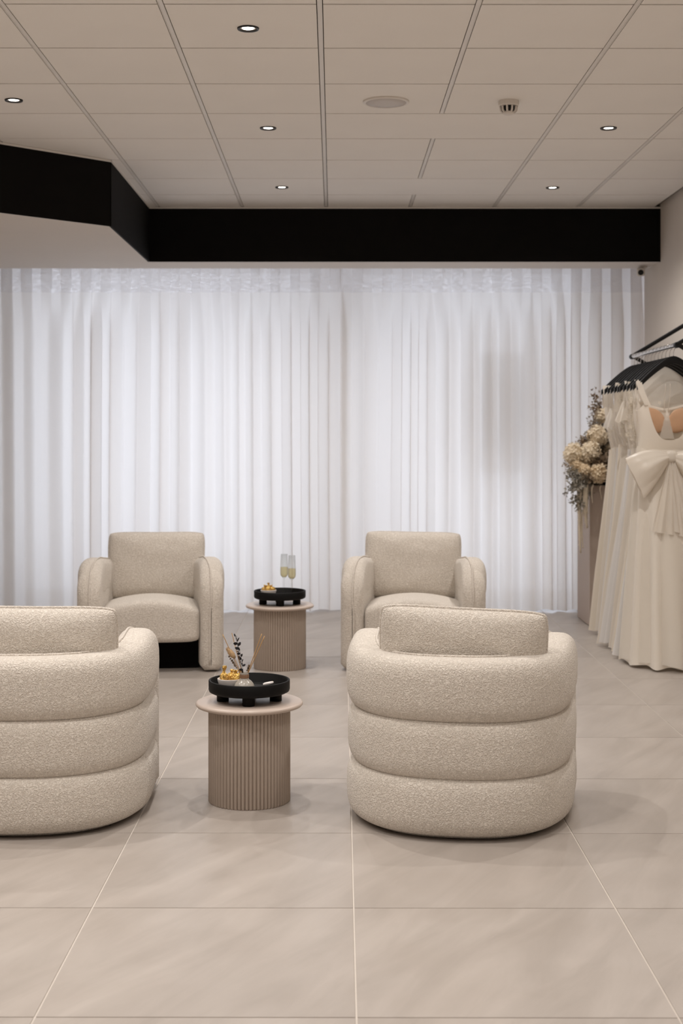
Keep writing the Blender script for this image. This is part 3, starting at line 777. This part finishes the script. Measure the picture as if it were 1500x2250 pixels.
sp = [(1306, 862, 9.95, 'brown', 60, .035), (1301, 893, 9.93, 'brown', 70, .04), (1312, 880, 9.98, 'brown', 60, .03), (1300, 925, 9.92, 'sage', 90, .045), (1306, 935, 9.9, 'brown', 80, .04),
      (1284, 958, 9.9, 'sage', 90, .04), (1275, 968, 9.88, 'brown', 80, .04), (1290, 970, 9.86, 'brown', 70, .04), (1252, 1040, 9.82, 'sage', 100, .045), (1262, 1055, 9.78, 'sage', 120, .05),
      (1272, 1062, 9.76, 'sage', 110, .045), (1250, 1075, 9.77, 'sage', 70, .035), (1288, 1050, 9.76, 'brown', 90, .04), (1305, 1012, 9.79, 'brown', 120, .045), (1312, 1000, 9.8, 'brown', 110, .045),
      (1320, 1020, 9.79, 'brown', 90, .04), (1236, 1016, 9.86, 'brown', 14, .02), (1242, 1085, 9.78, 'sage', 20, .02), (1258, 1105, 9.78, 'sage', 60, .03), (1268, 1120, 9.77, 'sage', 50, .03), (1325, 960, 9.95, 'sage', 80, .05), (1340, 900, 10.05, 'brown', 60, .05)]
for k, (px, py, yy, mt, n, spd) in enumerate(sp):
    bend = Vector((-.06, -.03, .06)) if py > 1030 else Vector((0, 0, .02))
    sprig(rel(px, py, yy - .03), M[mt], int(n * 2.6), spd * 1.15, .017, 40 + k, bend=bend)
def strand(px, py0_, py1_, yy, seed, r=.008, n=110):
    rn = random.Random(seed); a = rel(px, py0_, yy); b = rel(px + rn.uniform(-3, 5), py1_, yy); m = MB()
    path = bez(a, (a + b) / 2 + Vector((-.02, 0, .03)), b, 14); m.tube(path, [r * (.35 + .5 * sin(pi * i / 14)) + .001 for i in range(15)], 6)
    for i in range(n):
        t = rn.random(); q = path[min(13, int(t * 14))]; d = Vector((rn.gauss(0, 1), rn.gauss(0, 1), rn.gauss(-.6, .5))).normalized()
        m.tube([q, q + d * r * rn.uniform(.6, 1.8) + Vector((0, 0, -.015))], .0009, 3, caps=False)
    m.obj('hanging_strand', M['pampas'], e)
strand(1277, 1068, 1215, 9.79, 1, .013); strand(1285, 1066, 1160, 9.78, 2, .016); strand(1291, 1064, 1130, 9.775, 3, .014); strand(1303, 1064, 1105, 9.775, 4, .004, 40); strand(1320, 1066, 1096, 9.775, 5, .003, 20); strand(1271, 1070, 1150, 9.8, 6, .012); strand(1281, 1120, 1205, 9.79, 7, .006, 60)

# ------------------------------------------------------------------ dress rail
RX, RZ, RY0, RY1 = 2.01, 1.885, 8.24, 9.50
e = empty('dress_rail', (RX, (RY0 + RY1) / 2, RZ)); tag(e, 'chrome clothes rail on black wall brackets holding the wedding dresses', 'clothes rail')
o_ = Vector((-RX, -(RY0 + RY1) / 2, -RZ))
MB().tube([Vector((RX, RY0, RZ)) + o_, Vector((RX, RY1, RZ)) + o_], .0125, 20).obj('rail', M['chrome'], e, ang=40)
for yy in (RY0, RY1 - .01):
    q = Vector((RX, yy, RZ + .004))
    MB().tube([q + o_, Vector((XR + .002, yy - .42, RZ + .215)) + o_], .0135, 14).obj('wall_brace', M['frame'], e, ang=40)
    MB().tube([q + o_, Vector((XR + .002, yy + .02, RZ - .17)) + o_], .0135, 14).obj('wall_strut', M['frame'], e, ang=40)
    MB().tube([Vector((RX, yy - .012, RZ)) + o_, Vector((RX, yy + .03, RZ)) + o_], .018, 18).obj('rail_end', M['frame'], e, ang=40)

def hprof(u):
    u = abs(u); return (sqrt(u * u + .028) - .1673) / .8466 * .75 + .25 * u ** 2
def hanger_body():
    rows = []
    N = 30
    for i in range(N + 1):
        u = -1 + 2 * i / N; au = abs(u); x = .222 * u
        zt = -.170 * hprof(au)
        hgt = .046 - .012 * au; ty = .0065 + .0035 * au; yb = -.022 * au * au
        ring = [(-ty * .7, zt), (ty * .7, zt), (ty, zt - .006), (ty, zt - hgt + .006), (ty * .7, zt - hgt), (-ty * .7, zt - hgt), (-ty, zt - hgt + .006), (-ty, zt - .006)]
        rows.append([(x, y + yb, z) for y, z in ring])
    return MB().grid(rows, cv=True, cap0=True, cap1=True).mesh('hanger_body', M['hanger'], ang=45)
hb_me = hanger_body()
hk = [(0, 0, -.01), (0, 0, .028)] + [(.019 * cos(R(a)) - .002, 0, .062 - .0 + .019 * sin(R(a))) for a in range(-100, 200, 20)][::1]
hk = [(0, 0, -.01), (0, 0, .020)] + [(.0175 * sin(R(a)), 0, .058 - .0175 * cos(R(a)) + .0) for a in range(20, 290, 18)]
hook_me = MB().tube(hk, .0022, 8).mesh('hook', M['chrome'])
ND = 12
HZ = RZ + .0125 + .0022 - .0755
ordw = ['nearest', 'second', 'third', 'fourth', 'fifth', 'sixth', 'seventh', 'eighth', 'ninth', 'tenth', 'eleventh', 'farthest']
DY = [8.335 + .1 * k for k in range(ND)]
rh = random.Random(21)
for k in range(ND):
    lab = ordw[k] + ' black wooden hanger on the chrome rail, counted from the camera'
    if k == 0: lab = 'nearest black wooden hanger, carrying the gown with the bow'
    if k == ND - 1: lab = 'farthest black wooden hanger on the rail, next to the flowers'
    h = empty('clothes_hanger', (RX, DY[k], HZ), R(rh.uniform(-5, 4) if k else 0)); tag(h, lab, 'hanger', 'black hangers on the dress rail')
    link('hanger_body', hb_me, h); link('hook', hook_me, h)

def hz_at(u):   # top of hanger arm
    return HZ - .170 * hprof(u)

def ribbon(pts, wdir, w, name, mt, parent, th=0):
    rows = []
    for i, p in enumerate(pts):
        ww = w[i] if isinstance(w, list) else w; p = Vector(p); d = Vector(wdir)
        rows.append([p - d * ww, p + Vector((0, -.002, 0)), p + d * ww])
    return MB().grid(rows).obj(name, mt, parent)

def skirt(parent, seed, z0, rx0, rx1, ry0, ryf, ryb, mt, nf=9, amp=.09, hem=.012, name='skirt', lean=0, power=1.15):
    rn = random.Random(seed); ph = [rn.uniform(0, 6.28) for _ in range(5)]; N = 180; K = 34; rows = []
    for j in range(K + 1):
        t = j / K; z = z0 + (hem - z0) * t; row = []
        g = t ** power
        rx = rx0 + (rx1 - rx0) * g; yf = ry0 + (ryf - ry0) * g; yb = ry0 + (ryb - ry0) * g
        for i in range(N):
            a = 2 * pi * i / N
            A = amp * min(1, .12 + 1.3 * t)
            fold = 1 + A * (sin(nf * a + ph[0] + .6 * t) * .6 + .4 * sin((nf * 1 + 4) * a + ph[1] - .5 * t) + .35 * sin(3 * a + ph[2] + t)) 
            x = rx * cos(a) * fold; y = (yf if sin(a) < 0 else yb) * sin(a) * fold
            zz = z + (.012 * abs(sin(nf * .5 * a + ph[3])) if j == K else 0)
            row.append((x + lean * t, y, zz))
        rows.append(row)
    return MB().grid(rows, cv=True).obj(name, mt, parent)

def bodice(parent, z0, z1, rx0, rx1, ry, mt, dip=.03, name='bodice', K=10):
    N = 72; rows = []
    for j in range(K + 1):
        t = j / K; row = []
        for i in range(N):
            a = 2 * pi * i / N; c_ = cos(a)
            ztop = z1 - dip * (1 - abs(c_)) ** 1.5
            z = z0 + (ztop - z0) * t; rx = rx0 + (rx1 - rx0) * sin(t * pi / 2)
            row.append((rx * c_, ry * (1 + .25 * sin(t * pi)) * sin(a), z))
        rows.append(row)
    return MB().grid(rows, cv=True).obj(name, mt, parent)

styles = ['satin', 'thin', 'cape', 'lace', 'thin', 'ruffle', 'lace', 'satin', 'cape', 'ruffle', 'thin', 'satin']
slab = {'satin': 'with wide satin straps', 'thin': 'with thin straps', 'cape': 'with a sheer tulle yoke', 'lace': 'with lace bodice and straps', 'ruffle': 'with ruffled off-shoulder neckline'}
for k in range(1, ND):
    st = styles[k]; rn = random.Random(100 + k)
    g = empty('wedding_dress', (RX - .015, DY[k], 0))
    tag(g, '%s ivory wedding dress from the camera on the rail, %s' % (ordw[k], slab[st]), 'dress', 'wedding dresses on the rail')
    zb = 1.53 + rn.uniform(-.03, .03); zw = 1.27 + rn.uniform(-.03, .03)
    mt = M['chiffon'] if st in ('thin', 'cape') else M['ivory']
    sk = mt if st != 'lace' else M['chiffon']
    if k % 3 == 2: sk = M['ivory2']
    if k % 4 == 1: sk = M['white2']
    skirt(g, k, zw, .145 + rn.uniform(-.01, .01), .285 + rn.uniform(-.045, .035), .034, .050, .042, sk, nf=rn.choice([5, 6, 7]), amp=.11, hem=.012 + rn.uniform(0, .03), lean=rn.uniform(-.02, .012))
    bodice(g, zw - .004, zb, .140, .185, .036, M['lace'] if st == 'lace' else mt, dip=.05)
    ribbon([(-.143 * cos(a), -.037 * sin(a) * 1, zw + 0) for a in [pi * (i / 20) - pi / 2 for i in range(21)]], (0, 0, 1), .008, 'waistband', M['ivory'], g)
    for s in (-1, 1):
        u = .86 + rn.uniform(-.06, .06); xh = s * .222 * u + .015; zh = hz_at(u) + .002
        wd = {'satin': .022, 'thin': .004, 'cape': .005, 'lace': .016, 'ruffle': .007}[st]
        xb = s * .172
        for sg in (-1, 1):
            ribbon(bez((xh, 0 - .02 * u, zh), (xh, sg * .03 - .01, zh - .05), (xb, sg * .030, zb - .01), 8), (1, 0, 0), wd, 'strap', M['lace'] if st == 'lace' else M['ivory'], g)
    if st == 'cape':
        N = 60
        rows = [[((.150 + .05 * t) * cos(a), .036 * sin(a) * (1 - .5 * t), zb - .02 + t * (hz_at(.85 * abs(cos(a))) - .055 - zb + .02)) for a in [2 * pi * i / N for i in range(N)]] for t in [j / 6 for j in range(7)]]
        MB().grid(rows, cv=True).obj('sheer_yoke', M['tulle'], g)
    if st == 'ruffle':
        N = 90
        rows = [[((.188 + .035 * t + .014 * t * sin(9 * a)) * cos(a), (.040 + .012 * t + .008 * t * sin(11 * a)) * sin(a), zb + .01 - .13 * t + .012 * t * sin(7 * a)) for a in [2 * pi * i / N for i in range(N)]] for t in [j / 6 for j in range(7)]]
        MB().grid(rows, cv=True).obj('ruffle', M['tulle'] if k == 9 else M['ivory'], g)
    if st in ('lace', 'thin'):
        m = MB(); 
        for q in range(46):
            a = rn.uniform(pi * .5, pi * 1.6); zz = rn.uniform(zw + .05, zb + .015); c_ = Vector((.180 * cos(a), .044 * sin(a), zz)); s_ = rn.uniform(.008, .016)
            for l in range(5):
                an = l * 1.2566 + q; m.add([c_, c_ + Vector((cos(an - .4) * s_ * .7, -.004, sin(an - .4) * s_ * .7)), c_ + Vector((cos(an) * s_, -.006, sin(an) * s_)), c_ + Vector((cos(an + .4) * s_ * .7, -.004, sin(an + .4) * s_ * .7))], [(0, 1, 2, 3)])
        m.obj('lace_applique', M['lace'], g, smooth=False)
    if st in ('satin', 'lace'):
        for s in (-1, 1):
            MB().superbox(.058, .012, .05, 2.2, 8, lambda v, s=s: (v[0] + s * .078, v[1] + .018, v[2] + zb - .055)).obj('bust_cup', M['nude'], g)

# nearest gown: low scooped back facing the camera, nude cups inside, big bow at the waist
g = empty('wedding_dress', (1.975, DY[0], 0)); tag(g, 'ivory gown with scooped back, nude cups and a large bow, nearest on the rail', 'dress', 'wedding dresses on the rail')
ZW = 1.275
skirt(g, 77, ZW + .01, .185, .285, .050, .40, .05, M['ivory'], nf=11, amp=.095, hem=.010, power=1.0)
sk2 = skirt(g, 78, ZW - .12, .192, .30, .052, .412, .052, M['tulle'], nf=6, amp=.08, hem=.03, name='overskirt', power=.9)
rows = []; N = 60
for j in range(17):       # panel facing the camera (the back of the gown)
    t = j / 16; row = []
    for i in range(N + 1):
        a = pi + pi * i / N; c_ = cos(a)
        u_ = abs(c_); ztop = 1.495 + .060 * (1 - u_) / .30 if u_ > .70 else 1.322 + .233 * (u_ / .70) ** 3.2
        z = ZW - .03 + (ztop - ZW + .03) * t
        rx = .186 - .012 * sin(pi * t) if True else 0
        row.append((rx * c_, (.052 + .018 * sin(pi * min(1, (z - ZW + .03) / .28))) * sin(a), z))
    rows.append(row)
MB().grid(rows).obj('back_panel', M['ivory'], g)
rows = []
for j in range(15):       # panel on the far side (front of the gown, inside seen)
    t = j / 14; row = []
    for i in range(N + 1):
        a = pi * i / N; c_ = cos(a)
        ztop = 1.505 + .05 * abs(c_) ** 1.5 - .012 * max(0, 1 - abs(c_) / .12)
        z = ZW - .03 + (ztop - ZW + .03) * t
        row.append((.186 * c_, .055 * sin(a), z))
    rows.append(row)
MB().grid(rows).obj('front_panel', M['ivory'], g)
for s in (-1, 1):
    MB().superbox(.070, .016, .072, 2.3, 10, lambda v, s=s: (v[0] * (1 - .25 * v[2] / .066 * -s * 0) + s * .078, v[1] + .036 - .010 * (v[0] / .076) ** 2, v[2] + 1.440 + .02 * s * v[0] / .076)).obj('bust_cup', M['nude'], g)
    for sg, y_, zt in ((1, .030, 1.545), (-1, -.036, 1.535)):
        u = .93; xh = s * .222 * u + .030; zh = hz_at(u) + .004
        ribbon(bez((xh, -.024, zh), (xh, sg * .028 - .012, zh - .04), (s * .128, y_ * (1 if sg > 0 else 1.15), zt - .005), 10), (1, 0, 0), [.017] * 6 + [.018] * 5, 'strap', M['ivory'], g)
ribbon([(.0 + .17 * (i / 14 * 2 - 1), .046 - .022 * (i / 14 * 2 - 1) ** 2, 1.505 + .045 * abs(i / 14 * 2 - 1) ** 1.4) for i in range(15)], (0, 0, 1), .007, 'neckline_trim', M['ivory'], g)
MB().add([(-.004, .018, 1.50), (.004, .018, 1.50), (.045, .022, 1.33), (-.045, .022, 1.33)], [(0, 1, 2, 3)]).obj('modesty_panel', M['chiffon'], g)
MB().tube(bez((-.012, -.0, 1.66), (-.016, .01, 1.58), (-.014, .03, 1.50), 8), .0016, 5).obj('hanger_loop', M['ivory'], g)
MB().tube(bez((.016, -.0, 1.66), (.018, .01, 1.58), (.010, .03, 1.50), 8), .0016, 5).obj('hanger_loop', M['ivory'], g)
# bow
bw = MB().superbox(.036, .026, .034, 3, 10).obj('bow_knot', M['ivory'], g, loc=(0, -.090, 1.225))
def loop(s):
    rows = []; N = 40
    for j in range(19):
        t = j / 18; row = []
        op = sin(min(1, t * 1.05) * pi / 2) ** .9
        cx = s * (.02 + .205 * t); cz = 1.215 - .12 * t ** 1.2
        hv = .026 + .088 * op; hy = .014 + .04 * sin(pi * min(1, t * .85 + .1))
        for i in range(N):
            a = 2 * pi * i / N
            pl = 1 + (.10 * sin(5 * a + 1.3 * s) + .05 * sin(11 * a)) * (1 - .4 * t)
            # slanted mouth of the loop
            x = cx + s * .055 * t * sin(a) - s * .05 * t * (1 if sin(a) < 0 else 0) * 0
            row.append((x, -.090 - .02 * t + hy * cos(a) * pl - .02 * t, cz + hv * sin(a) * pl))
        rows.append(row)
    return MB().grid(rows, cv=True, cap1=False).obj('bow_loop', M['ivory'], g)
loop(-1); loop(1)
for s, dx in ((-1, -.05), (1, .07)):
    rows = []
    for j in range(22):
        t = j / 21; zc = 1.21 - .42 * t; w_ = .018 + .075 * t
        rows.append([(dx * t + (i / 12 - .5) * 2 * w_, -.098 - .10 * t + .010 * sin(i * 1.6 + s) * (.4 + t), zc - .03 * t * (i / 12)) for i in range(13)])
    MB().grid(rows).obj('bow_tail', M['chiffon'], g)
